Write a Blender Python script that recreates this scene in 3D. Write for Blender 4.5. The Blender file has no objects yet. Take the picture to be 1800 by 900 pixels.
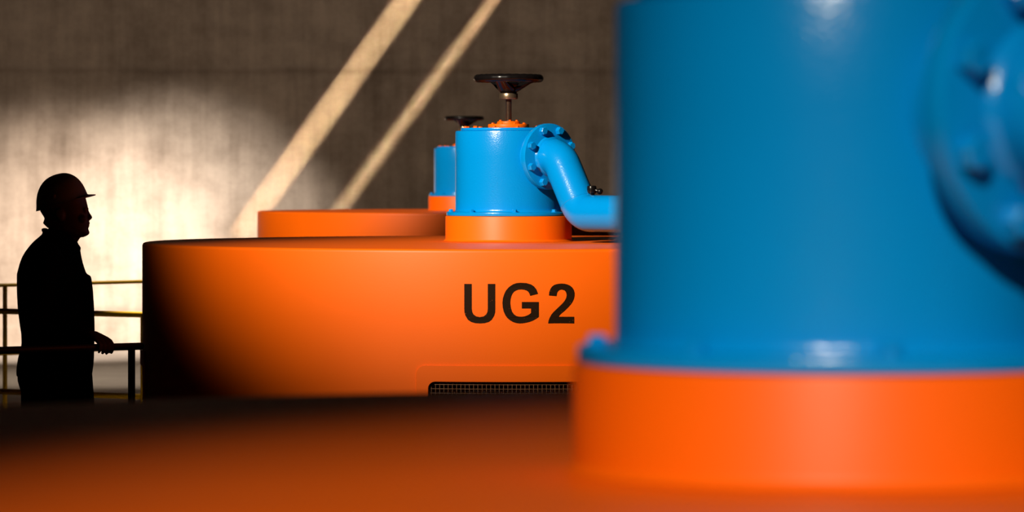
import bpy, bmesh, math, random
from mathutils import Vector, Matrix
from mathutils.geometry import tessellate_polygon
random.seed(7)
S = bpy.context.scene
COL = S.collection
PI = math.pi
def R(d): return math.radians(d)
F = 6750.0            # focal length in pixels of the 1800 px wide frame (135 mm on 36 mm)
CAMZ = 1.8

# ------------------------------------------------------------------ helpers
def obj(name, bm, mat, parent=None, smooth=35.0):
    me = bpy.data.meshes.new(name)
    bm.normal_update()
    bm.to_mesh(me); bm.free()
    o = bpy.data.objects.new(name, me); COL.objects.link(o)
    if mat: me.materials.append(mat)
    if smooth is not None:
        for p in me.polygons: p.use_smooth = True
        me.set_sharp_from_angle(angle=R(smooth))
    if parent: o.parent = parent
    return o

def inst(name, src, parent, loc=(0, 0, 0), rot=(0, 0, 0)):
    o = src.copy(); o.name = name; COL.objects.link(o)
    o.parent = parent; o.location = loc; o.rotation_euler = rot
    return o

def thing(name, label, cat, loc=(0, 0, 0), rotz=0, group=None):
    o = bpy.data.objects.new(name, None); COL.objects.link(o)
    o.location = loc; o.rotation_euler = (0, 0, rotz)
    o['label'] = label; o['category'] = cat
    if group: o['group'] = group
    return o

def copy_tree(o, parent=None):
    c = o.copy(); COL.objects.link(c); c.parent = parent
    for ch in list(o.children): copy_tree(ch, c)
    return c

def lathe(bm, prof, seg=96, M=None):
    """closed lathe about +Z from a (r, z) profile; ends at r=0 collapse to a point"""
    rings = []
    for r, z in prof:
        if r < 1e-6:
            rings.append([bm.verts.new((0, 0, z))])
        else:
            rings.append([bm.verts.new((r * math.cos(2 * PI * i / seg), r * math.sin(2 * PI * i / seg), z)) for i in range(seg)])
    for a, b in zip(rings[:-1], rings[1:]):
        if len(a) == 1 and len(b) == 1: continue
        for i in range(seg):
            j = (i + 1) % seg
            if len(a) == 1: bm.faces.new((a[0], b[j], b[i]))
            elif len(b) == 1: bm.faces.new((a[i], a[j], b[0]))
            else: bm.faces.new((a[i], a[j], b[j], b[i]))
    vs = [v for r in rings for v in r]
    if M is not None: bmesh.ops.transform(bm, matrix=M, verts=vs)
    return vs

def disc_prof(r, z0, z1, b):
    """solid disc with bevelled edges"""
    return [(0, z0), (r - b, z0), (r - b * .3, z0 + b * .3), (r, z0 + b), (r, z1 - b), (r - b * .3, z1 - b * .3), (r - b, z1), (0, z1)]

def loft(bm, rings, cap=True):
    vr = [[bm.verts.new(p) for p in ring] for ring in rings]
    n = len(vr[0])
    for a, b in zip(vr[:-1], vr[1:]):
        for i in range(n):
            j = (i + 1) % n
            bm.faces.new((a[i], a[j], b[j], b[i]))
    if cap:
        bm.faces.new(list(reversed(vr[0]))); bm.faces.new(vr[-1])
    return [v for r in vr for v in r]

def tube(bm, pts, rad, seg=24, round_ends=False, up=Vector((0, 0, 1))):
    pts = [Vector(p) for p in pts]
    n = len(pts)
    if not isinstance(rad, (list, tuple)): rad = [rad] * n
    P, Rr, T = [], [], []
    tan = []
    for i in range(n):
        a = pts[max(i - 1, 0)]; b = pts[min(i + 1, n - 1)]
        t = (b - a).normalized() if 0 < i < n - 1 else (b - a).normalized()
        tan.append(t)
    if round_ends:
        for k in range(1, 5):
            an = PI / 2 * k / 4.6 
            P.append(pts[0] - tan[0] * rad[0] * math.cos(an)); Rr.append(rad[0] * math.sin(an)); T.append(tan[0])
    for p, r, t in zip(pts, rad, tan): P.append(p); Rr.append(r); T.append(t)
    if round_ends:
        for k in range(4, 0, -1):
            an = PI / 2 * k / 4.6
            P.append(pts[-1] + tan[-1] * rad[-1] * math.cos(an)); Rr.append(rad[-1] * math.sin(an)); T.append(tan[-1])
    nrm = up.cross(T[0])
    if nrm.length < 1e-3: nrm = Vector((1, 0, 0)).cross(T[0])
    nrm.normalize()
    rings = []
    for p, r, t in zip(P, Rr, T):
        nrm = (nrm - t * nrm.dot(t)).normalized()
        bi = t.cross(nrm)
        rings.append([p + (nrm * math.cos(2 * PI * i / seg) + bi * math.sin(2 * PI * i / seg)) * r for i in range(seg)])
    return loft(bm, rings)

def box(bm, cx, cy, cz, sx, sy, sz, bev=0.0):
    r = bmesh.ops.create_cube(bm, size=1.0)
    vs = r['verts']
    for v in vs: v.co = Vector((cx + v.co.x * sx, cy + v.co.y * sy, cz + v.co.z * sz))
    if bev > 0:
        es = list({e for v in vs for e in v.link_edges})
        bmesh.ops.bevel(bm, geom=es, offset=bev, segments=2, affect='EDGES', profile=.5)

def hexbolt(bm, r, h, washer=True):
    z0 = 0
    if washer:
        lathe(bm, [(0, 0), (r * 1.28, 0), (r * 1.28, h * .16), (r * 1.2, h * .2), (0, h * .2)], 24); z0 = h * .2
    ring = lambda rr, z: [(rr * math.cos(PI / 3 * i), rr * math.sin(PI / 3 * i), z) for i in range(6)]
    loft(bm, [ring(r, z0), ring(r, h * .86), ring(r * .86, h)])

def evaluated(name, bm, mat, parent, voxel, smooth_it=4):
    """voxel-fuse overlapping closed volumes into one continuous skin"""
    o = obj(name, bm, mat, parent, smooth=None)
    m = o.modifiers.new('fuse', 'REMESH'); m.mode = 'VOXEL'; m.voxel_size = voxel; m.use_smooth_shade = True
    s = o.modifiers.new('soften', 'SMOOTH'); s.iterations = smooth_it; s.factor = .5
    dg = bpy.context.evaluated_depsgraph_get(); dg.update()
    me = bpy.data.meshes.new_from_object(o.evaluated_get(dg))
    o.modifiers.clear(); o.data = me
    for p in me.polygons: p.use_smooth = True
    if mat and not me.materials: me.materials.append(mat)
    return o

# ------------------------------------------------------------------ materials
def new_mat(name):
    m = bpy.data.materials.new(name); m.use_nodes = True
    nt = m.node_tree; b = nt.nodes['Principled BSDF']
    return m, nt, b, nt.nodes.new, nt.links.new

def paint(name, col, rough=.34, bump=.02, scale=220, var=.06, coat=.0, spec=.5, drip=0.0):
    m, nt, b, N, L = new_mat(name)
    tc = N('ShaderNodeTexCoord')
    n1 = N('ShaderNodeTexNoise'); n1.inputs['Scale'].default_value = 3.0; n1.inputs['Detail'].default_value = 5
    L(tc.outputs['Object'], n1.inputs['Vector'])
    mix = N('ShaderNodeMix'); mix.data_type = 'RGBA'
    mix.inputs[6].default_value = (*[c * (1 - var) for c in col], 1)
    mix.inputs[7].default_value = (*[min(1, c * (1 + var)) for c in col], 1)
    L(n1.outputs['Fac'], mix.inputs[0]); L(mix.outputs[2], b.inputs['Base Color'])
    n2 = N('ShaderNodeTexNoise'); n2.inputs['Scale'].default_value = scale; n2.inputs['Detail'].default_value = 2
    L(tc.outputs['Object'], n2.inputs['Vector'])
    bp = N('ShaderNodeBump'); bp.inputs['Strength'].default_value = bump; bp.inputs['Distance'].default_value = .002
    L(n2.outputs['Fac'], bp.inputs['Height']); L(bp.outputs['Normal'], b.inputs['Normal'])
    b.inputs['Roughness'].default_value = rough
    b.inputs['Specular IOR Level'].default_value = spec
    b.inputs['Coat Weight'].default_value = coat; b.inputs['Coat Roughness'].default_value = .12
    return m

M_ORANGE = paint('orange_enamel', (.88, .122, .0), rough=.46, bump=.05, scale=160, spec=.27)
M_BLUE = paint('blue_enamel', (.0, .236, .64), rough=.21, bump=.3, scale=190, spec=.4)
M_BLACK = paint('black_enamel', (.005, .004, .004), rough=.24, bump=.02, spec=.3)
M_STEEL = paint('stem_steel', (.16, .12, .09), rough=.38, bump=.1, scale=300); M_STEEL.node_tree.nodes['Principled BSDF'].inputs['Metallic'].default_value = .9
M_BRASS = paint('collar_brass', (.42, .30, .19), rough=.3, bump=.05); M_BRASS.node_tree.nodes['Principled BSDF'].inputs['Metallic'].default_value = .9
M_WIRE = paint('grille_wire', (.22, .09, .03), rough=.5)
M_YELLOW = paint('yellow_rail_paint', (.82, .45, .01), rough=.4, bump=.04)
M_BROWN = paint('brown_rail_paint', (.034, .012, .005), rough=.45, bump=.04)
M_SKIN = paint('skin', (.13, .055, .035), rough=.5, bump=.1, scale=400)
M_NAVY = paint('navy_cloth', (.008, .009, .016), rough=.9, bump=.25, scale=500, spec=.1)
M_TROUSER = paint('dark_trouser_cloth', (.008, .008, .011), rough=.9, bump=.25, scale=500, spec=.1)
M_BOOT = paint('boot_leather', (.01, .008, .007), rough=.5)
M_HELMET = paint('helmet_plastic', (.28, .27, .26), rough=.35, bump=.0)
M_HAIR = paint('dark_hair', (.012, .008, .006), rough=.6, bump=.4, scale=600)

# black stencil letters, slightly chipped
def letter_mat():
    m, nt, b, N, L = new_mat('stencil_black')
    tc = N('ShaderNodeTexCoord')
    n = N('ShaderNodeTexNoise'); n.inputs['Scale'].default_value = 130; n.inputs['Detail'].default_value = 3
    L(tc.outputs['Object'], n.inputs['Vector'])
    r = N('ShaderNodeValToRGB'); r.color_ramp.elements[0].position = .70; r.color_ramp.elements[1].position = .76
    r.color_ramp.elements[0].color = (.016, .006, .0015, 1); r.color_ramp.elements[1].color = (.5, .09, .01, 1)
    L(n.outputs['Fac'], r.inputs['Fac']); L(r.outputs['Color'], b.inputs['Base Color'])
    b.inputs['Roughness'].default_value = .55
    b.inputs['Specular IOR Level'].default_value = .08
    return m
M_LETTER = letter_mat()

def concrete_wall():
    m, nt, b, N, L = new_mat('board_marked_concrete')
    tc = N('ShaderNodeTexCoord')
    def noise(scale, sc3, det=6, rough=.6):
        mp = N('ShaderNodeMapping'); mp.inputs['Scale'].default_value = sc3
        L(tc.outputs['Object'], mp.inputs['Vector'])
        n = N('ShaderNodeTexNoise'); n.inputs['Scale'].default_value = scale; n.inputs['Detail'].default_value = det
        n.inputs['Roughness'].default_value = rough
        L(mp.outputs['Vector'], n.inputs['Vector']); return n.outputs['Fac']
    def math_(op, a, bb=None, c=None):
        n = N('ShaderNodeMath'); n.operation = op
        for i, v in enumerate((a, bb, c)):
            if v is None: continue
            if isinstance(v, (int, float)): n.inputs[i].default_value = v
            else: L(v, n.inputs[i])
        return n.outputs[0]
    streak = noise(3.2, (1, 1, .16), 8, .65)          # vertical runs
    board = noise(9.0, (1, 1, .05), 3, .5)            # narrow vertical formwork boards
    cloud = noise(.8, (1, 1, 1), 7, .62)
    blot = noise(2.6, (1, 1, 1.3), 6, .7)
    v = math_('MULTIPLY', streak, .26)
    v = math_('MULTIPLY_ADD', board, .16, v)
    v = math_('MULTIPLY_ADD', cloud, .36, v)
    v = math_('MULTIPLY_ADD', blot, .30, v)
    ramp = N('ShaderNodeValToRGB')
    e = ramp.color_ramp.elements
    e[0].position = .39; e[0].color = (.21, .16, .12, 1)
    e[1].position = .63; e[1].color = (.53, .43, .345, 1)
    L(v, ramp.inputs['Fac'])
    # horizontal pour joints
    sep = N('ShaderNodeSeparateXYZ'); L(tc.outputs['Object'], sep.inputs[0])
    wob = math_('MULTIPLY_ADD', noise(1.5, (1, 1, 0), 4), .09, sep.outputs['Z'])
    d = math_('PINGPONG', math_('ADD', wob, -2.84 + 24), 1.2)
    jm = N('ShaderNodeMapRange'); jm.inputs['From Min'].default_value = .05; jm.inputs['From Max'].default_value = .0
    L(d, jm.inputs['Value']); jn = jm.outputs[0]
    jn = math_('MULTIPLY', jn, noise(2.2, (1, 1, 0), 4))
    mix = N('ShaderNodeMix'); mix.data_type = 'RGBA'; mix.blend_type = 'MULTIPLY'
    mix.inputs[7].default_value = (.50, .46, .44, 1)
    L(math_('MULTIPLY', jn, .8), mix.inputs[0]); L(ramp.outputs['Color'], mix.inputs[6])
    L(mix.outputs[2], b.inputs['Base Color'])
    bp = N('ShaderNodeBump'); bp.inputs['Strength'].default_value = .35; bp.inputs['Distance'].default_value = .02
    L(v, bp.inputs['Height']); L(bp.outputs['Normal'], b.inputs['Normal'])
    b.inputs['Roughness'].default_value = .85; b.inputs['Specular IOR Level'].default_value = .2
    return m
M_WALL = concrete_wall()
M_FLOOR = paint('floor_concrete', (.32, .28, .24), rough=.85, bump=.1, scale=40, var=.2, spec=.15)
M_SHELL = paint('side_wall_concrete', (.10, .085, .07), rough=.9, bump=.1, scale=20, var=.2)

# ------------------------------------------------------------------ the hall
W = 38.5
X0, X1, Y0, ZC = -9.5, 9.5, -11.0, 9.5
def slab(name, c, s, mat):
    bm = bmesh.new(); box(bm, *c, *s)
    o = obj(name, bm, mat, None, smooth=None); o['kind'] = 'structure'; return o
slab('floor', (0, (Y0 + W) / 2, -.1), (X1 - X0 + .6, W - Y0 + .6, .2), M_FLOOR)
slab('wall_back', (0, W + .15, ZC / 2), (X1 - X0 + .6, .3, ZC), M_WALL)
slab('wall_left', (X0 - .15, (Y0 + W) / 2, ZC / 2), (.3, W - Y0, ZC), M_SHELL)
slab('wall_right', (X1 + .15, (Y0 + W) / 2, ZC / 2), (.3, W - Y0, ZC), M_SHELL)
slab('wall_front', (0, Y0 - .15, ZC / 2), (X1 - X0 + .6, .3, ZC), M_SHELL)
slab('ceiling', (0, (Y0 + W) / 2, ZC + .1), (X1 - X0 + .6, W - Y0 + .6, .2), M_SHELL)

# ------------------------------------------------------------------ generator unit
DR = 1.645; ZT = 1.4825
HOLE = 12.0; VZ0, VZ1 = .20, .96
DOFF = (.016, -.145)     # the drum's axis relative to the valve's
def cyl(phi, r, z): return Vector((r * math.sin(phi), -r * math.cos(phi), z))

def drum_bm():
    bm = bmesh.new(); n = 360; b = .014
    prof = [(DR, 0), (DR, VZ0), (DR, VZ1), (DR, 1.2), (DR, ZT - b)]
    for k in range(1, 5):
        a = PI / 2 * k / 4; prof.append((DR - b + b * math.cos(a), ZT - b + b * math.sin(a)))
    prof += [(DR - .05, ZT), (1.2, ZT), (.7, ZT), (.30, ZT)]
    rings = [[bm.verts.new(cyl(R(i), r, z)) for i in range(n)] for r, z in prof]
    for k, (a, c) in enumerate(zip(rings[:-1], rings[1:])):
        for i in range(n):
            if k == 1:
                d = (i + .5) % 90; d = min(d, 90 - d)
                if d < HOLE: continue
            bm.faces.new((a[i], a[(i + 1) % n], c[(i + 1) % n], c[i]))
    bm.faces.new(rings[-1])
    return bm

def rrect(s0, s1, z0, z1, r, ne=40, nc=8):
    pts = []
    cs = [(s1 - r, z0 + r, -90), (s1 - r, z1 - r, 0), (s0 + r, z1 - r, 90), (s0 + r, z0 + r, 180)]
    for q, (cx, cz, a0) in enumerate(cs):
        arc = [(cx + r * math.cos(R(a0 + 90 * k / nc)), cz + r * math.sin(R(a0 + 90 * k / nc))) for k in range(nc + 1)]
        pts += arc
        nx = cs[(q + 1) % 4]; e = (nx[0] + r * math.cos(R(nx[2])), nx[1] + r * math.sin(R(nx[2])))
        for k in range(1, ne): t = k / ne; pts.append((arc[-1][0] + (e[0] - arc[-1][0]) * t, arc[-1][1] + (e[1] - arc[-1][1]) * t))
    return pts

def vent_frame_bm():
    bm = bmesh.new()
    so, si = R(13.6) * DR, R(11.85) * DR
    outer = rrect(-so, so, .13, 1.011, .035); inner = rrect(-si, si, .225, .947, .03)
    w = lambda p, h: cyl(p[0] / DR, DR + h, p[1])
    rings = [[w(p, .0005) for p in inner], [w(p, .008) for p in inner], [w(((p[0]) * 1.004, p[1]), .0095) for p in inner],
             [w((p[0] * .996, p[1]), .0095) for p in outer], [w(p, .008) for p in outer], [w(p, .0005) for p in outer]]
    vr = [[bm.verts.new(p) for p in r] for r in rings]
    n = len(vr[0])
    for k in range(len(vr)):
        a, c = vr[k], vr[(k + 1) % len(vr)]
        for i in range(n): bm.faces.new((a[i], a[(i + 1) % n], c[(i + 1) % n], c[i]))
    bmesh.ops.recalc_face_normals(bm, faces=bm.faces)
    return bm

def grille_bm():
    bm = bmesh.new(); st = .0174; si = R(11.9) * DR; r = DR - .006
    k = -int(si / st)
    while k * st < si:
        tube(bm, [cyl(k * st / DR, r, .21), cyl(k * st / DR, r, .955)], .0012, 6); k += 1
    z = .947 - .0125
    while z > .215:
        tube(bm, [cyl(R(-11.9 + 23.8 * i / 24), r, z) for i in range(25)], .0012, 6); z -= st
    return bm

LET = {
 'U': [(402,135),(447,135),(447,285),(450,305),(457,320),(475,333),(497,337),(520,333),(536,320),(543,305),(545,285),(545,135),(590,135),(590,285),(589,308),(583,328),(568,353),(550,366),(525,373),(497,375),(468,373),(443,366),(424,353),(409,328),(403,308),(402,285)],
 'G': [(850,195),(840,168),(826,150),(810,139),(780,130),(745,128),(720,130),(700,137),(685,146),(670,158),(655,176),(645,197),(637,222),(634,250),(636,278),(642,304),(652,326),(664,343),(680,356),(697,366),(715,372),(737,375),(757,374),(775,371),(797,366),(818,358),(838,347),(855,335),(855,245),(752,245),(752,284),(808,284),(808,312),(798,320),(785,327),(768,333),(750,335),(732,334),(718,330),(703,319),(692,303),(685,282),(681,250),(683,228),(688,208),(695,193),(704,182),(715,175),(728,170),(748,168),(765,170),(778,174),(788,180),(796,190),(803,207)],
 '2': [(917,205),(919,185),(926,166),(935,152),(948,142),(962,137),(978,134),(995,133),(1013,134),(1031,139),(1046,146),(1058,156),(1067,170),(1072,188),(1072,207),(1068,225),(1061,241),(1050,258),(1035,275),(1016,294),(990,316),(980,326),(975,335),(1070,335),(1070,375),(912,375),(915,358),(922,340),(931,323),(945,306),(965,287),(985,268),(1002,251),(1014,236),(1022,220),(1025,205),(1023,191),(1018,181),(1009,173),(994,169),(982,171),(973,177),(966,188),(962,209)],
}
def lettering_bm(ux, uy):
    bm = bmesh.new()
    for ch, pts in LET.items():
        ring = []
        for x, y in pts:
            px, py = 700 + x / 3.4625, 460 + y / 3.4625
            dx = (px - 900) / F; dz = -(py - 300) / F
            a = dx * dx + 1; bq = -2 * (dx * ux + uy); c = ux * ux + uy * uy - DR * DR
            t = (-bq - math.sqrt(bq * bq - 4 * a * c)) / (2 * a)
            phi = math.atan2(t * dx - ux, -(t - uy)); ring.append((phi, CAMZ + dz * t))
        top = [bm.verts.new(cyl(p, DR + .0016, z)) for p, z in ring]
        bot = [bm.verts.new(cyl(p, DR - .001, z)) for p, z in ring]
        n = len(top)
        for i, j, k in tessellate_polygon([[Vector((p * DR, z, 0)) for p, z in ring]]):
            bm.faces.new((top[i], top[j], top[k]))
        for i in range(n): bm.faces.new((top[i], bot[i], bot[(i + 1) % n], top[(i + 1) % n]))
    bmesh.ops.recalc_face_normals(bm, faces=bm.faces)
    return bm

AZ = R(39.5)                                         # bearing of the pipe flange
RAD = Vector((math.sin(AZ), -math.cos(AZ), 0))
ZF = 1.863
def flange_matrix(d, z):                           # +Z of a lathe -> outward along the flange bearing
    zax = RAD; yax = Vector((0, 0, 1)); xax = yax.cross(zax)
    m = Matrix((xax, yax, zax)).transposed().to_4x4(); m.translation = RAD * d + Vector((0, 0, z)); return m

def make_unit(name, label, loc):
    u = thing(name, label, 'generator', loc)
    drum = obj('drum_casing', drum_bm(), M_ORANGE, u, 30)
    drum.location = (DOFF[0], DOFF[1], 0)
    vf = obj('vent_frame', vent_frame_bm(), M_ORANGE, drum, 40)
    vg = obj('vent_grille', grille_bm(), M_WIRE, drum, 60)
    for k in range(1, 4):
        inst('vent_frame', vf, drum, rot=(0, 0, PI / 2 * k)); inst('vent_grille', vg, drum, rot=(0, 0, PI / 2 * k))
    bm = bmesh.new()                               # pedestal with weld fillet
    lathe(bm, [(0, ZT + .001), (.296, ZT + .001), (.291, ZT + .004), (.2865, ZT + .008), (.2845, ZT + .014), (.2845, 1.592), (.283, 1.5955), (.278, 1.597), (0, 1.597)], 128)
    obj('pedestal', bm, M_ORANGE, u, 30)
    bm = bmesh.new()                               # flange under the blue cylinder
    lathe(bm, disc_prof(.280, 1.5975, 1.6145, .003), 128)
    fl = obj('base_flange', bm, M_BLUE, u, 30)
    bm = bmesh.new(); hexbolt(bm, .0105, .0125)
    b0 = None
    for k in range(8):
        a = R(6 + 45 * k); p = cyl(a, .261, 1.6146)
        if b0 is None: b0 = obj('bolt', bm, M_BLUE, fl, 30); b0.location = p
        else: inst('bolt', b0, fl, p, (0, 0, a))
    bm = bmesh.new()                               # blue body
    lathe(bm, [(0, 1.615), (.2455, 1.615), (.2425, 1.618), (.2405, 1.623), (.240, 1.63), (.240, 1.74), (.240, 1.86), (.240, 1.972), (.2385, 1.977), (.235, 1.979), (0, 1.979)], 128)
    lathe(bm, [(0, .19), (.112, .19), (.110, .235), (.1, .25), (.097, .262), (0, .262)], 64, flange_matrix(0, ZF))
    obj('valve_body', bm, M_BLUE, u, 30)
    bm = bmesh.new(); lathe(bm, disc_prof(.216, 1.9792, 1.992, .003), 96)
    lid = obj('lid', bm, M_BLUE, u, 30)
    bm = bmesh.new(); hexbolt(bm, .0095, .008); b0 = None
    for k in range(12):
        a = R(11 + 30 * k); p = cyl(a, .196, 1.9922)
        if b0 is None: b0 = obj('lid_bolt', bm, M_ORANGE, lid, 30); b0.location = p
        else: inst('lid_bolt', b0, lid, p, (0, 0, a))
    bm = bmesh.new()                               # stepped orange gland
    lathe(bm, [(0, 1.9922), (.0915, 1.9922), (.0925, 1.995), (.0925, 2.006), (.0905, 2.0095), (.054, 2.0105), (.052, 2.014), (.0505, 2.0205), (.047, 2.0225), (0, 2.0225)], 64)
    gl = obj('gland', bm, M_ORANGE, u, 30)
    bm = bmesh.new(); hexbolt(bm, .0058, .0062); b0 = None
    for k in range(8):
        a = R(20 + 45 * k); p = cyl(a, .076, 2.0096)
        if b0 is None: b0 = obj('gland_bolt', bm, M_ORANGE, gl, 30); b0.location = p
        else: inst('gland_bolt', b0, gl, p, (0, 0, a))
    for k in range(4): inst('gland_bolt', b0, gl, cyl(R(10 + 90 * k), .037, 2.0222))
    bm = bmesh.new()                               # threaded stem
    prof = [(0, 2.02), (.0142, 2.02)]
    z = 2.026
    while z < 2.124: prof += [(.0145, z), (.0131, z + .0015)]; z += .003
    prof += [(.0145, 2.125), (0, 2.125)]
    lathe(bm, prof, 32); obj('stem', bm, M_STEEL, u, 30)
    bm = bmesh.new(); lathe(bm, disc_prof(.0418, 2.122, 2.1485, .003), 48); obj('collar', bm, M_BRASS, u, 30)
    # hand wheel
    bm = bmesh.new(); n = 96; k2 = 20; rings = []
    for i in range(n):
        a = 2 * PI * i / n; wob = 1 + .035 * math.cos(24 * a)
        rings.append([bm.verts.new(((.139 + .0187 * wob * math.cos(t)) * math.cos(a), (.139 + .0187 * wob * math.cos(t)) * math.sin(a), 2.216 + .0177 * wob * math.sin(t))) for t in [2 * PI * q / k2 for q in range(k2)]])
    for i in range(n):
        for q in range(k2):
            bm.faces.new((rings[i][q], rings[(i + 1) % n][q], rings[(i + 1) % n][(q + 1) % k2], rings[i][(q + 1) % k2]))
    wheel = obj('handwheel', bm, M_BLACK, u, 60)
    bm = bmesh.new()
    lathe(bm, [(0, 2.1486), (.034, 2.1486), (.0375, 2.151), (.039, 2.16), (.043, 2.172), (.050, 2.183), (.051, 2.192), (.044, 2.198), (.02, 2.201), (0, 2.201)], 48)
    obj('hub', bm, M_BLACK, wheel, 40)
    for k in range(3):
        bm = bmesh.new(); a = R(8 + 120 * k)
        e = Vector((math.cos(a), math.sin(a), 0)); t = Vector((-math.sin(a), math.cos(a), 0)); rings = []
        for d, z, w, h in ((.026, 2.172, .040, .024), (.045, 2.178, .037, .021), (.07, 2.190, .032, .017), (.1, 2.205, .029, .013), (.134, 2.2155, .032, .012)):
            rings.append([e * d + t * (w * math.cos(q)) + Vector((0, 0, z + h * math.sin(q))) for q in [2 * PI * j / 16 for j in range(16)]])
        loft(bm, rings); obj('spoke', bm, M_BLACK, wheel, 50)
    # pipe flange and pipe
    bm = bmesh.new(); lathe(bm, disc_prof(.147, .2625, .2925, .003), 96, flange_matrix(0, ZF))
    pf = obj('pipe_flange', bm, M_BLUE, u, 30)
    bm = bmesh.new(); hexbolt(bm, .0180, .020, False); b0 = None
    for k in range(8):
        a = R(22.5 + 45 * k)
        m = flange_matrix(.2926, ZF) @ Matrix.Translation((.1235 * math.cos(a), .1235 * math.sin(a), 0)) @ Matrix.Rotation(a * 1.7, 4, 'Z')
        if b0 is None: b0 = obj('flange_bolt', bm, M_BLUE, pf, 30); b0.matrix_basis = m
        else:
            c = inst('flange_bolt', b0, pf); c.matrix_basis = m
    path = [(.27, ZF), (.295, ZF)]; al = R(57.5); rb = .10
    x, z = .298, ZF
    for k in range(13): t = al * k / 12; path.append((x + rb * math.sin(t), z - rb * (1 - math.cos(t))))
    x, z = path[-1]; dz = (ZF - 1.612) - 2 * rb * (1 - math.cos(al)); ln = dz / math.sin(al)
    for k in (1, 2, 3, 4): path.append((x + ln * math.cos(al) * k / 4, z - ln * math.sin(al) * k / 4))
    x, z = path[-1]; cx, cz = x + rb * math.sin(al), z + rb * math.cos(al)
    for k in range(1, 13): t = al * (1 - k / 12); path.append((cx - rb * math.sin(t), cz - rb * math.cos(t)))
    ze = cz - rb
    path += [(.75, ze), (.95, ze)]
    for k in range(1, 9): t = PI / 2 * k / 8; path.append((.95 + .1 * math.sin(t), ze - .1 * (1 - math.cos(t))))
    path.append((1.05, ZT + .006))
    bm = bmesh.new(); tube(bm, [RAD * d + Vector((0, 0, zz)) for d, zz in path], .0805, 48)
    lathe(bm, [(0, .2926), (.090, .2926), (.087, .298), (.082, .304), (.079, .306), (0, .306)], 48, flange_matrix(0, ZF))   # weld at the flange
    p = Vector((RAD.x * path[18][0], RAD.y * path[18][0], path[18][1]))
    pipe = obj('pipe', bm, M_BLUE, u, 40)
    # small weld ring where elbow meets the sloping run
    bm = bmesh.new(); d, zz = path[18]; tn = Vector((RAD.x * math.cos(al), RAD.y * math.cos(al), -math.sin(al)))
    c0 = RAD * d + Vector((0, 0, zz)); tube(bm, [c0 - tn * .004, c0 - tn * .002, c0 + tn * .002, c0 + tn * .004], [.0798, .0820, .0820, .0798], 48)
    obj('weld_bead', bm, M_BLUE, pipe, 60)
    # black vent cock on the elbow
    bm = bmesh.new(); q = RAD * .575 + Vector((0, .03, 1.668))
    tube(bm, [q, q + Vector((0, 0, .035))], .013, 20)
    lathe(bm, disc_prof(.021, .030, .066, .006), 24, Matrix.Translation(q))
    tube(bm, [q + Vector((0, 0, .05)), q + Vector((.032, -.01, .042))], .008, 16)
    bmesh.ops.create_uvsphere(bm, u_segments=20, v_segments=12, radius=.0135, matrix=Matrix.Translation(q + Vector((.036, -.011, .041))))
    obj('vent_cock', bm, M_BLACK, pipe, 40)
    bm = bmesh.new(); lathe(bm, disc_prof(.115, ZT + .001, ZT + .016, .003), 48, Matrix.Translation((RAD.x * 1.05, RAD.y * 1.05, 0)))
    obj('foot_flange', bm, M_BLUE, pipe, 30)
    return u

D2, D3, D1 = 17.3, 4.08, 30.5
def atx(px, y): return (px - 900) / F * y
U2 = (atx(894, D2), D2, 0)
unit = make_unit('generator_unit', 'sharp orange drum lettered UG2 with blue valve cylinder, pipe and black handwheel', U2)
near = copy_tree(unit); near.location = (atx(1478, D3), D3, 0)
near['label'] = 'huge blurred blue cylinder on orange pedestal, the generator closest to the camera'
far = copy_tree(unit); far.location = (atx(816, D1), D1, 0)
far['label'] = 'small distant orange drum with blue cylinder, mostly hidden behind the UG2 drum'
for o in (unit, near, far): o['group'] = 'row of orange and blue generator units'
drum2 = [c for c in unit.children if c.name.startswith('drum_casing')][0]
obj('lettering', lettering_bm(U2[0] + DOFF[0], U2[1] + DOFF[1]), M_LETTER, drum2, None)['label'] = 'black stencilled letters UG2'

# ------------------------------------------------------------------ guard rails
def rail_line(pa, ya, pb, yb, depth_ref, zref_py):
    """two floor points under pixel columns pa, pb whose rail of one height shows at rows ya, yb"""
    z = CAMZ - (zref_py - 300) / F * depth_ref
    da = (CAMZ - z) * F / (ya - 300); db = (CAMZ - z) * F / (yb - 300)
    return Vector((atx(pa, da), da, 0)), Vector((atx(pb, db), db, 0)), z
def guardrail(name, label, A, B, ts, heights, r, rp, mat):
    """ts: parameters along A-B of rail start, rail end and the posts between"""
    at = lambda t, z: A + (B - A) * t + Vector((0, 0, z))
    t = thing(name, label, 'railing', at(ts[0], 0))
    off = -at(ts[0], 0)
    for k, z in enumerate(heights):
        bm = bmesh.new(); tube(bm, [at(ts[0], z) + off, at(ts[1], z) + off], r, 24, True)
        obj('top_rail' if k == 0 else 'mid_rail', bm, mat, t, 60)
    for q in ts[2:]:
        bm = bmesh.new(); tube(bm, [at(q, .01) + off, at(q, heights[0]) + off], rp, 24)
        lathe(bm, disc_prof(rp * 2.4, 0, .01, .002), 32, Matrix.Translation(at(q, 0) + off))
        obj('post', bm, mat, t, 60)
    return t
# far yellow rail by the end wall
A, B, zA = rail_line(0, 501.5, 248, 495, 24.0, 501.5)
guardrail('guardrail', 'thin yellow guardrail behind the man, the higher and farther one', A, B, (-1.2, 1.45, .034, 1.4, -1.1), (zA, .655), .0115, .0145, M_YELLOW)
# middle yellow rail
A, B, zB = rail_line(0, 547, 248, 553, 22.0, 547)
guardrail('guardrail', 'thick yellow guardrail level with the man\'s elbow, passing behind him', A, B, (-1.3, 1.6, 1.016, -1.2), (zB, .535), .0165, .017, M_YELLOW)
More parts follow.
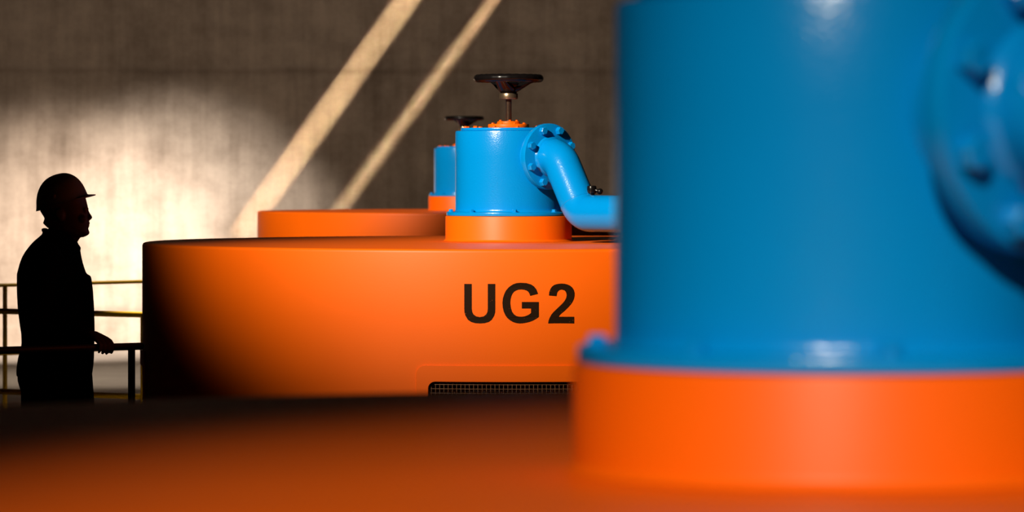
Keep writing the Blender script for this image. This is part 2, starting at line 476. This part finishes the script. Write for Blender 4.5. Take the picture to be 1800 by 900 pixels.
# dark rail under the man's hand
A, B, zC = rail_line(0, 616, 247, 608.5, 16.45, 608.5)
CA, CB = A, B
guardrail('handrail', 'dark brown handrail under the man\'s hand, ending beside the UG2 drum', A, B, (-.9, 1.0, .935, -.85), (zC, .55), .0155, .0155, M_BROWN)

# ------------------------------------------------------------------ the man in the helmet
YM = 16.75; PM = F / YM; XM = atx(100, YM)
man = thing('person', 'silhouetted person in hard hat and dark jacket standing in profile, hand on rail', 'person', (XM, YM, 0))
def lx(px): return (px - 100) / PM
def lz(py): return CAMZ - (py - 300) / PM
def L(px, py, y=0.0): return Vector((lx(px), y, lz(py)))
def body_rings(rows, n=40, e=2.3, shrink=0.0, front=1.0):
    out = []
    for py, b, f, hw in rows:
        cx = (lx(b) + lx(f)) / 2; hx = (lx(f) - lx(b)) / 2 - shrink; hy = hw - shrink; ring = []
        for i in range(n):
            a = 2 * PI * i / n; c, s = math.cos(a), math.sin(a)
            ring.append(Vector((cx + hx * math.copysign(abs(c) ** (2 / e), c), hy * math.copysign(abs(s) ** (2 / e), s), lz(py))))
        out.append(ring)
    return out
def loft_rows(bm, rows, **k): loft(bm, list(reversed(body_rings(rows, **k))))
def limb(bm, pts, rad, seg=20): tube(bm, pts, rad, seg, True, Vector((0, 1, 0)))
def ball(bm, c, s):
    bmesh.ops.create_uvsphere(bm, u_segments=24, v_segments=16, radius=1, matrix=Matrix.Translation(c) @ Matrix.Diagonal((s[0], s[1], s[2], 1)))

TORSO = [(403,77,124,.062),(408,76,127,.066),(411,75,129,.07),(418,67,132,.085),(424,60,135,.115),(432,53,138.5,.145),(442,45.6,140.5,.178),(452,40,142,.197),(463,36,144.5,.208),(474,33,148,.213),(482,31,151,.215),(485.5,31,158.5,.215),(492,31,160,.215),(512,31,162.5,.212),(541,32.4,164.5,.205),(571,36,165.5,.195),(587,38.5,165.5,.19),(604,39,165,.188),(616,36.5,164.7,.19),(628,33,164.5,.194),(644,30.3,163.2,.197),(656,29.8,161.5,.198),(661,30.5,160,.197)]
HEAD = [(310,100,127,.03),(315,87,138,.052),(325,77,146,.067),(338,71.5,149,.075),(350,70,151,.077),(360,71,153.6,.076),(367.5,72.5,155.4,.074),(374,75,154,.073),(382,78,155,.071),(388,80,156.4,.069),(393,82,156.5,.066),(398,86,155.4,.062),(403,90,155,.057),(408.5,97,157,.048),(413,108,155,.038),(417,120,147,.024)]
# hand on the rail
rd = (CB - CA).normalized()                                   # along the rail, towards the drum
vd = Vector((rd.y, -rd.x, 0))                                 # across the rail, towards the camera
tt = (184 - 0) / 247.0
HO = CA + (CB - CA) * .730; HO = Vector((HO.x - XM, HO.y - YM, zC))
def H(u, v, z): return HO + rd * u + vd * v + Vector((0, 0, z))
WR = H(-.014, -.105, .045)
SH_R, EL_R = Vector((lx(93), -.175, 1.405)), Vector((lx(73), -.225, 1.10))
SH_L, EL_L, WR_L = Vector((lx(95), .175, 1.405)), Vector((lx(80), .225, 1.11)), Vector((lx(108), .20, .87))
HIP = [Vector((lx(88), -.095, .92)), Vector((lx(112), .095, .92))]
KNEE = [Vector((lx(72), -.10, .50)), Vector((lx(138), .10, .51))]
ANK = [Vector((lx(58), -.10, .09)), Vector((lx(132), .10, .09))]

def hand(bm, f, fingers, thumb):
    """palm and digits in a hand frame f(u, v, z)"""
    rings = []
    for v, w, h, zz in ((-.105, .026, .024, .046), (-.085, .033, .021, .046), (-.055, .039, .0155, .042), (-.025, .040, .0135, .0355), (-.012, .037, .0115, .033)):
        rings.append([f(w * math.copysign(abs(math.cos(q)) ** .8, math.cos(q)) + (-.012 if v < -.09 else 0), v, zz + h * math.sin(q)) for q in [2 * PI * j / 20 for j in range(20)]])
    loft(bm, rings)
    for ch, rr in fingers: limb(bm, [f(*p) for p in ch], rr, 12)
    limb(bm, [f(*p) for p in thumb[0]], thumb[1], 12)
rail_arc = lambda th, d=.0262: (d * math.sin(R(th)), d * math.cos(R(th)))
fingers = []
for k, (u0, end, s) in enumerate(((.031, 150, 1.0), (.0105, 160, 1.06), (-.010, 152, 1.0), (-.030, 138, .86))):
    ch = [(u0, -.028, .036)]
    for th in (12, 62, 112, end):
        v, z = rail_arc(th); ch.append((u0 * (1.02), v, z))
    fingers.append((ch, [.0098 * s, .0098 * s, .0092 * s, .0085 * s, .0075 * s]))
th = ([(.030, -.075, .042), (.045, -.045, .024), (.047, -.030, .004), (.040, -.020, -.020)], [.013, .012, .0105, .0085])

bm = bmesh.new()
loft_rows(bm, HEAD, n=48, e=2.15)
limb(bm, [L(112, 392), L(106, 412), L(101, 440)], [.056, .058, .066], 28)
limb(bm, [L(132, 405), L(120, 418), L(110, 440)], [.036, .044, .052], 28)
loft_rows(bm, TORSO[4:], shrink=.014)
# nose, lips, chin, jaw, brow, ears, eyes
limb(bm, [L(153, 369), L(155.5, 376), L(158.3, 382)], [.0055, .0075, .0105], 14)
ball(bm, L(157.5, 384, -.011), (.009, .008, .007)); ball(bm, L(157.5, 384, .011), (.009, .008, .007))
ball(bm, L(154.5, 392.2), (.009, .022, .0055)); ball(bm, L(153.8, 397.3), (.009, .02, .0058)); ball(bm, L(150.5, 408.5), (.0175, .02, .0155))
for s in (-1, 1):
    ball(bm, L(151, 371.5, s * .032), (.0085, .0135, .007)); ball(bm, L(151.6, 367, s * .03), (.008, .022, .005))
    ball(bm, L(110, 378, s * .076), (.017, .010, .030)); ball(bm, L(106, 375, s * .083), (.014, .006, .020)); ball(bm, L(146, 384, s * .045), (.02, .018, .016))
    limb(bm, [L(115, 398, s * .05), L(135, 410.5, s * .036), L(148, 411.5, s * .014)], [.016, .014, .012], 14)
limb(bm, [SH_R, (SH_R + EL_R) / 2 + Vector((-.01, -.012, 0)), EL_R, EL_R.lerp(WR, .4), EL_R.lerp(WR, .8), WR], [.052, .045, .040, .040, .030, .0245])
hand(bm, H, fingers, th)
limb(bm, [SH_L, (SH_L + EL_L) / 2, EL_L, EL_L.lerp(WR_L, .4), WR_L], [.052, .045, .040, .039, .026])
HL = lambda u, v, z: WR_L + Vector((.02 + (-(v + .105)) * -.25 + (z - .05) * .6, -u * .0 + (z - .045) * .9 , -(v + .105) * .95)) + Vector((u * .9, 0, 0))
fl = []
for u0, ln, s in ((.030, .07, 1.0), (.0105, .078, 1.05), (-.010, .072, 1.0), (-.029, .056, .86)):
    fl.append(([(u0, -.02, .034), (u0, -.012 + ln * .45, .030), (u0, -.012 + ln * .8, .018), (u0 * .95, -.012 + ln, .004)], [.0095 * s, .0092 * s, .0085 * s, .0072 * s]))
hand(bm, HL, fl, ([(.032, -.075, .042), (.052, -.05, .03), (.058, -.025, .02), (.056, -.005, .012)], [.013, .012, .0105, .0085]))
for k in (0, 1):
    limb(bm, [HIP[k], HIP[k].lerp(KNEE[k], .5), KNEE[k], KNEE[k].lerp(ANK[k], .35), ANK[k]], [.098, .08, .058, .056, .038])
    limb(bm, [ANK[k] + Vector((-.035, 0, -.045)), ANK[k] + Vector((.05, 0, -.045)), ANK[k] + Vector((.15, 0, -.056))], [.036, .036, .026])
evaluated('body', bm, M_SKIN, man, .0042, 4)
# jacket
bm = bmesh.new()
loft_rows(bm, TORSO)
limb(bm, [SH_R + Vector((0, .012, .01)), (SH_R + EL_R) / 2 + Vector((-.01, -.012, 0)), EL_R, EL_R.lerp(WR, .4), EL_R.lerp(WR, .90)], [.066, .059, .056, .055, .045])
limb(bm, [SH_L + Vector((0, -.012, .01)), (SH_L + EL_L) / 2, EL_L, EL_L.lerp(WR_L, .4), EL_L.lerp(WR_L, .86)], [.066, .059, .054, .051, .037])
limb(bm, [L(136, 436, -.05), L(138, 437), L(136, 436, .05)], [.010, .011, .010], 12)          # collar points
limb(bm, [L(78, 404, -.045), L(77.5, 404.5), L(78, 404, .045)], [.009, .010, .009], 12)
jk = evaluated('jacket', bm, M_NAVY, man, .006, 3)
bm = bmesh.new(); box(bm, lx(155.5), -.095, lz(488), .022, .11, .016, .003)
obj('pocket_flap', bm, M_NAVY, jk, 40)
# trousers
bm = bmesh.new()
loft_rows(bm, [(640,34,158,.178),(655,32,158,.182),(668,32,159.5,.185),(682,36,162.5,.187),(692,40,164,.186),(706,46,164,.183)], e=2.4)
for k in (0, 1):
    limb(bm, [HIP[k] + Vector((0, 0, -.02)), HIP[k].lerp(KNEE[k], .5), KNEE[k], KNEE[k].lerp(ANK[k], .5), ANK[k] + Vector((0, 0, .03))], [.115, .096, .077, .072, .066], 28)
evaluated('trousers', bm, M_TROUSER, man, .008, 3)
for k in (0, 1):
    bm = bmesh.new(); a = ANK[k]
    limb(bm, [a + Vector((-.01, 0, .06)), a + Vector((-.012, 0, -.03))], [.050, .052], 20)
    limb(bm, [a + Vector((-.045, 0, -.042)), a + Vector((.06, 0, -.04)), a + Vector((.165, 0, -.05))], [.046, .047, .038], 20)
    box(bm, a.x + .055, a.y, .011, .30, .096, .022, .008)
    evaluated('boot', bm, M_BOOT, man, .007, 2)
# hair at the nape and temples
bm = bmesh.new()
for y in (-.05, -.025, 0, .025, .05):
    q = abs(y) / .05 * 7
    limb(bm, [L(80 + q, 352, y * 1.1), L(77 + q, 370, y * 1.15), L(83.5 + q, 383, y), L(81 + q, 391.5, y), L(85 + q, 398, y * .9)], [.016, .017, .013, .0145, .008], 14)
evaluated('hair', bm, M_HAIR, man, .005, 2)
# hard hat: tilted dome, rim line from px (66,371) up to (153,345)
bm = bmesh.new()
ra, rb_ = Vector((lx(65.8), 0, lz(371))), Vector((lx(153.5), 0, lz(345)))
ctr = (ra + rb_) / 2; ex = (rb_ - ra).normalized(); ez = Vector((-ex.z, 0, ex.x)); ey = Vector((0, 1, 0))
ha = (rb_ - ra).length / 2; hh = .127
def dome(t, a, off):
    """t 0 at the rim .. 1 at the crown"""
    st, ct = math.sin(t * PI / 2), math.cos(t * PI / 2)
    ct = abs(ct) ** .86; st = abs(st) ** .98
    ridge = .0035 * math.exp(-(math.sin(a) / .16) ** 2) * (st ** .6)
    flare = .006 * math.exp(-t / .05)
    return ctr + ex * ((ha + flare) * ct * math.cos(a) - off * ct * math.cos(a) + st * .010) + ey * ((.106 + flare - off) * ct * math.sin(a)) + ez * ((hh - off) * st + ridge)
n = 64; rings = []
for k in range(0, 20): rings.append([dome(k / 20, 2 * PI * i / n, 0) for i in range(n)])
rings2 = [[dome(k / 20, 2 * PI * i / n, .0035) for i in range(n)] for k in range(0, 20)]
for rs, flip in ((rings, False), (rings2, True)):
    vr = [[bm.verts.new(p) for p in r] for r in rs]
    for a, b in zip(vr[:-1], vr[1:]):
        for i in range(n): bm.faces.new((a[i], a[(i + 1) % n], b[(i + 1) % n], b[i]))
    top = bm.verts.new(dome(1, 0, .0035 if flip else 0))
    for i in range(n): bm.faces.new((vr[-1][i], vr[-1][(i + 1) % n], top))
    if not flip: low = vr[0]
    else:
        for i in range(n): bm.faces.new((low[i], low[(i + 1) % n], vr[0][(i + 1) % n], vr[0][i]))
bmesh.ops.recalc_face_normals(bm, faces=bm.faces)
hat = obj('hard_hat', bm, M_HELMET, man, 40)
bm = bmesh.new()                                               # peak
tip = Vector((lx(168), 0, lz(342.3))); m = 28
def peak(sgn):
    rows = []
    for j in range(7):
        row = []
        for i in range(m + 1):
            a = R(-62 + 124 * i / m)
            base = dome(.03, a, .002)
            c = math.cos(a * 90 / 62)
            reach = (tip - dome(.03, 0, .002))
            p = base + reach * (c ** .6 if c > 0 else 0) * (j / 6)
            row.append(p + Vector((0, 0, sgn * .0018)) + ez * (-.004 * (math.sin(a) ** 2) * j / 6))
        rows.append(row)
    return rows
pt, pb = peak(1), peak(-1)
vt = [[bm.verts.new(p) for p in r] for r in pt]; vb = [[bm.verts.new(p) for p in r] for r in pb]
for j in range(6):
    for i in range(m):
        bm.faces.new((vt[j][i], vt[j][i + 1], vt[j + 1][i + 1], vt[j + 1][i])); bm.faces.new((vb[j][i], vb[j + 1][i], vb[j + 1][i + 1], vb[j][i + 1]))
for i in range(m):
    bm.faces.new((vt[6][i], vt[6][i + 1], vb[6][i + 1], vb[6][i])); bm.faces.new((vt[0][i + 1], vt[0][i], vb[0][i], vb[0][i + 1]))
for j in range(6):
    bm.faces.new((vt[j + 1][0], vb[j + 1][0], vb[j][0], vt[j][0])); bm.faces.new((vt[j][m], vb[j][m], vb[j + 1][m], vt[j + 1][m]))
bmesh.ops.remove_doubles(bm, verts=bm.verts, dist=1e-5)
bmesh.ops.recalc_face_normals(bm, faces=bm.faces)
obj('peak', bm, M_HELMET, hat, 50)
bm = bmesh.new()                                               # slot clip on the side of the shell
q = Vector((lx(100.5), -.1045, lz(345)))
box(bm, q.x, q.y, q.z, .012, .006, .018, .002)
obj('slot_clip', bm, M_HELMET, hat, 40)

# ------------------------------------------------------------------ light
def aim(o, target):
    d = Vector(target) - o.location
    o.rotation_euler = d.to_track_quat('-Z', 'Y').to_euler()
def spot(name, loc, target, watts, size, blend, col, radius):
    l = bpy.data.lights.new(name, 'SPOT'); l.energy = watts; l.spot_size = R(size); l.spot_blend = blend; l.color = col; l.shadow_soft_size = radius
    o = bpy.data.objects.new(name, l); COL.objects.link(o); o.location = loc; aim(o, target); return o
def area(name, loc, target, watts, sx, sy, col, spread=180, roll=0):
    l = bpy.data.lights.new(name, 'AREA'); l.energy = watts; l.shape = 'RECTANGLE'; l.size = sx; l.size_y = sy; l.color = col; l.spread = R(spread)
    o = bpy.data.objects.new(name, l); COL.objects.link(o); o.location = loc; aim(o, target)
    o.rotation_euler.rotate_axis('Z', roll); return o
WARM = (1.0, .90, .73)
def hall_lamp(U, tgt, watts, size, blend, el=18, az=-30, dist=12.0):
    loc = (U[0] + dist * math.sin(R(az)), U[1] - dist * math.cos(R(az)), 1.7 + dist * math.tan(R(el)))
    return spot('hall_lamp', loc, tgt, watts, size, blend, WARM, .10)
N3 = tuple(near.location); N1 = tuple(far.location)
hall_lamp(U2, (U2[0] + .56, D2 - .3, 1.9), 13000, 18.2, .85, el=25)
hall_lamp(N3, (N3[0] - .0, D3 - .5, 1.24), 8000, 10.6, 1.0, el=29, az=-11)
hall_lamp(N1, (N1[0] - .65, D1 - .5, 1.6), 8000, 13, .8, el=26)
# pool of light on the end wall
spot('wall_lamp', (-6.5, 30.0, 6.0), (-4.4, W, .12), 10800, 26, 1.0, (1, .865, .75), .1)
spot('wall_lamp', (-7.0, 30.5, 6.3), (-3.15, W, .95), 8000, 18.5, 1.0, (1, .91, .82), .1)
# added area light that sets the ambient level on the end wall only
area('wall_wash', (-1.0, 30.5, 8.8), (-1.0, W, 2.2), 88, 12, .6, (1, .82, .64), 120)
spot('floor_fill', (-6.5, 28.0, 6.5), (-3.3, 33.6, 0), 2600, 26, 1.0, (1, .86, .7), .1)  # added fill spot, brightens the floor in front of the end wall
spot('rail_fill', (-1.2, 26.5, 7.0), (-2.5, 24.6, 1.0), 1900, 18, .8, WARM, .1)  # added fill spot so the far yellow rail reads, no real fixture
spot('rail_fill', (-2.0, 24.2, 8.3), (-2.12, 21.22, 1.0), 9000, 5.5, .6, WARM, .08)  # added narrow fill, lights the right end of the middle rail
# two shafts of daylight falling on the end wall
def shaft(p0, p1, width, watts):
    """narrow skylight slit throwing a straight bar of light between two wall pixels"""
    a = Vector((atx(p0[0], W), W, CAMZ - (p0[1] - 300) / F * W)); b = Vector((atx(p1[0], W), W, CAMZ - (p1[1] - 300) / F * W))
    c = (a + b) / 2; d = Vector((-.25, .75, -.62)).normalized()
    t = (b - a); t_perp = t - d * t.dot(d)
    z = -d; y = t_perp.normalized(); x = y.cross(z)
    loc = c - d * 8.5
    l = bpy.data.lights.new('skylight_slit', 'AREA'); l.shape = 'RECTANGLE'; l.size = width; l.size_y = t_perp.length; l.energy = watts; l.color = (1, .74, .46); l.spread = R(.8)
    o = bpy.data.objects.new('skylight_slit', l); COL.objects.link(o)
    m = Matrix((x, y, z)).transposed().to_4x4(); m.translation = loc; o.matrix_world = m
shaft((743, -40), (417, 420), .20, 3.7)
shaft((889, -30), (538, 448), .09, 1.6)

w = bpy.data.worlds.new('hall_air'); S.world = w; w.use_nodes = True
w.node_tree.nodes['Background'].inputs[0].default_value = (.9, .75, .6, 1)
w.node_tree.nodes['Background'].inputs[1].default_value = .028

# ------------------------------------------------------------------ camera
c = bpy.data.cameras.new('camera'); co = bpy.data.objects.new('camera', c); COL.objects.link(co)
co.location = (0, 0, CAMZ); co.rotation_euler = (PI / 2, 0, 0)
c.sensor_width = 36; c.lens = 135; c.shift_y = -150 / 1800
c.clip_end = 200
c.dof.use_dof = True; c.dof.focus_distance = 16.0; c.dof.aperture_fstop = 6.4; c.dof.aperture_blades = 0
S.camera = co
S.view_settings.view_transform = 'Standard'; S.view_settings.look = 'None'
S.view_settings.gamma = 1; S.view_settings.use_curve_mapping = False; S.view_settings.exposure = 0
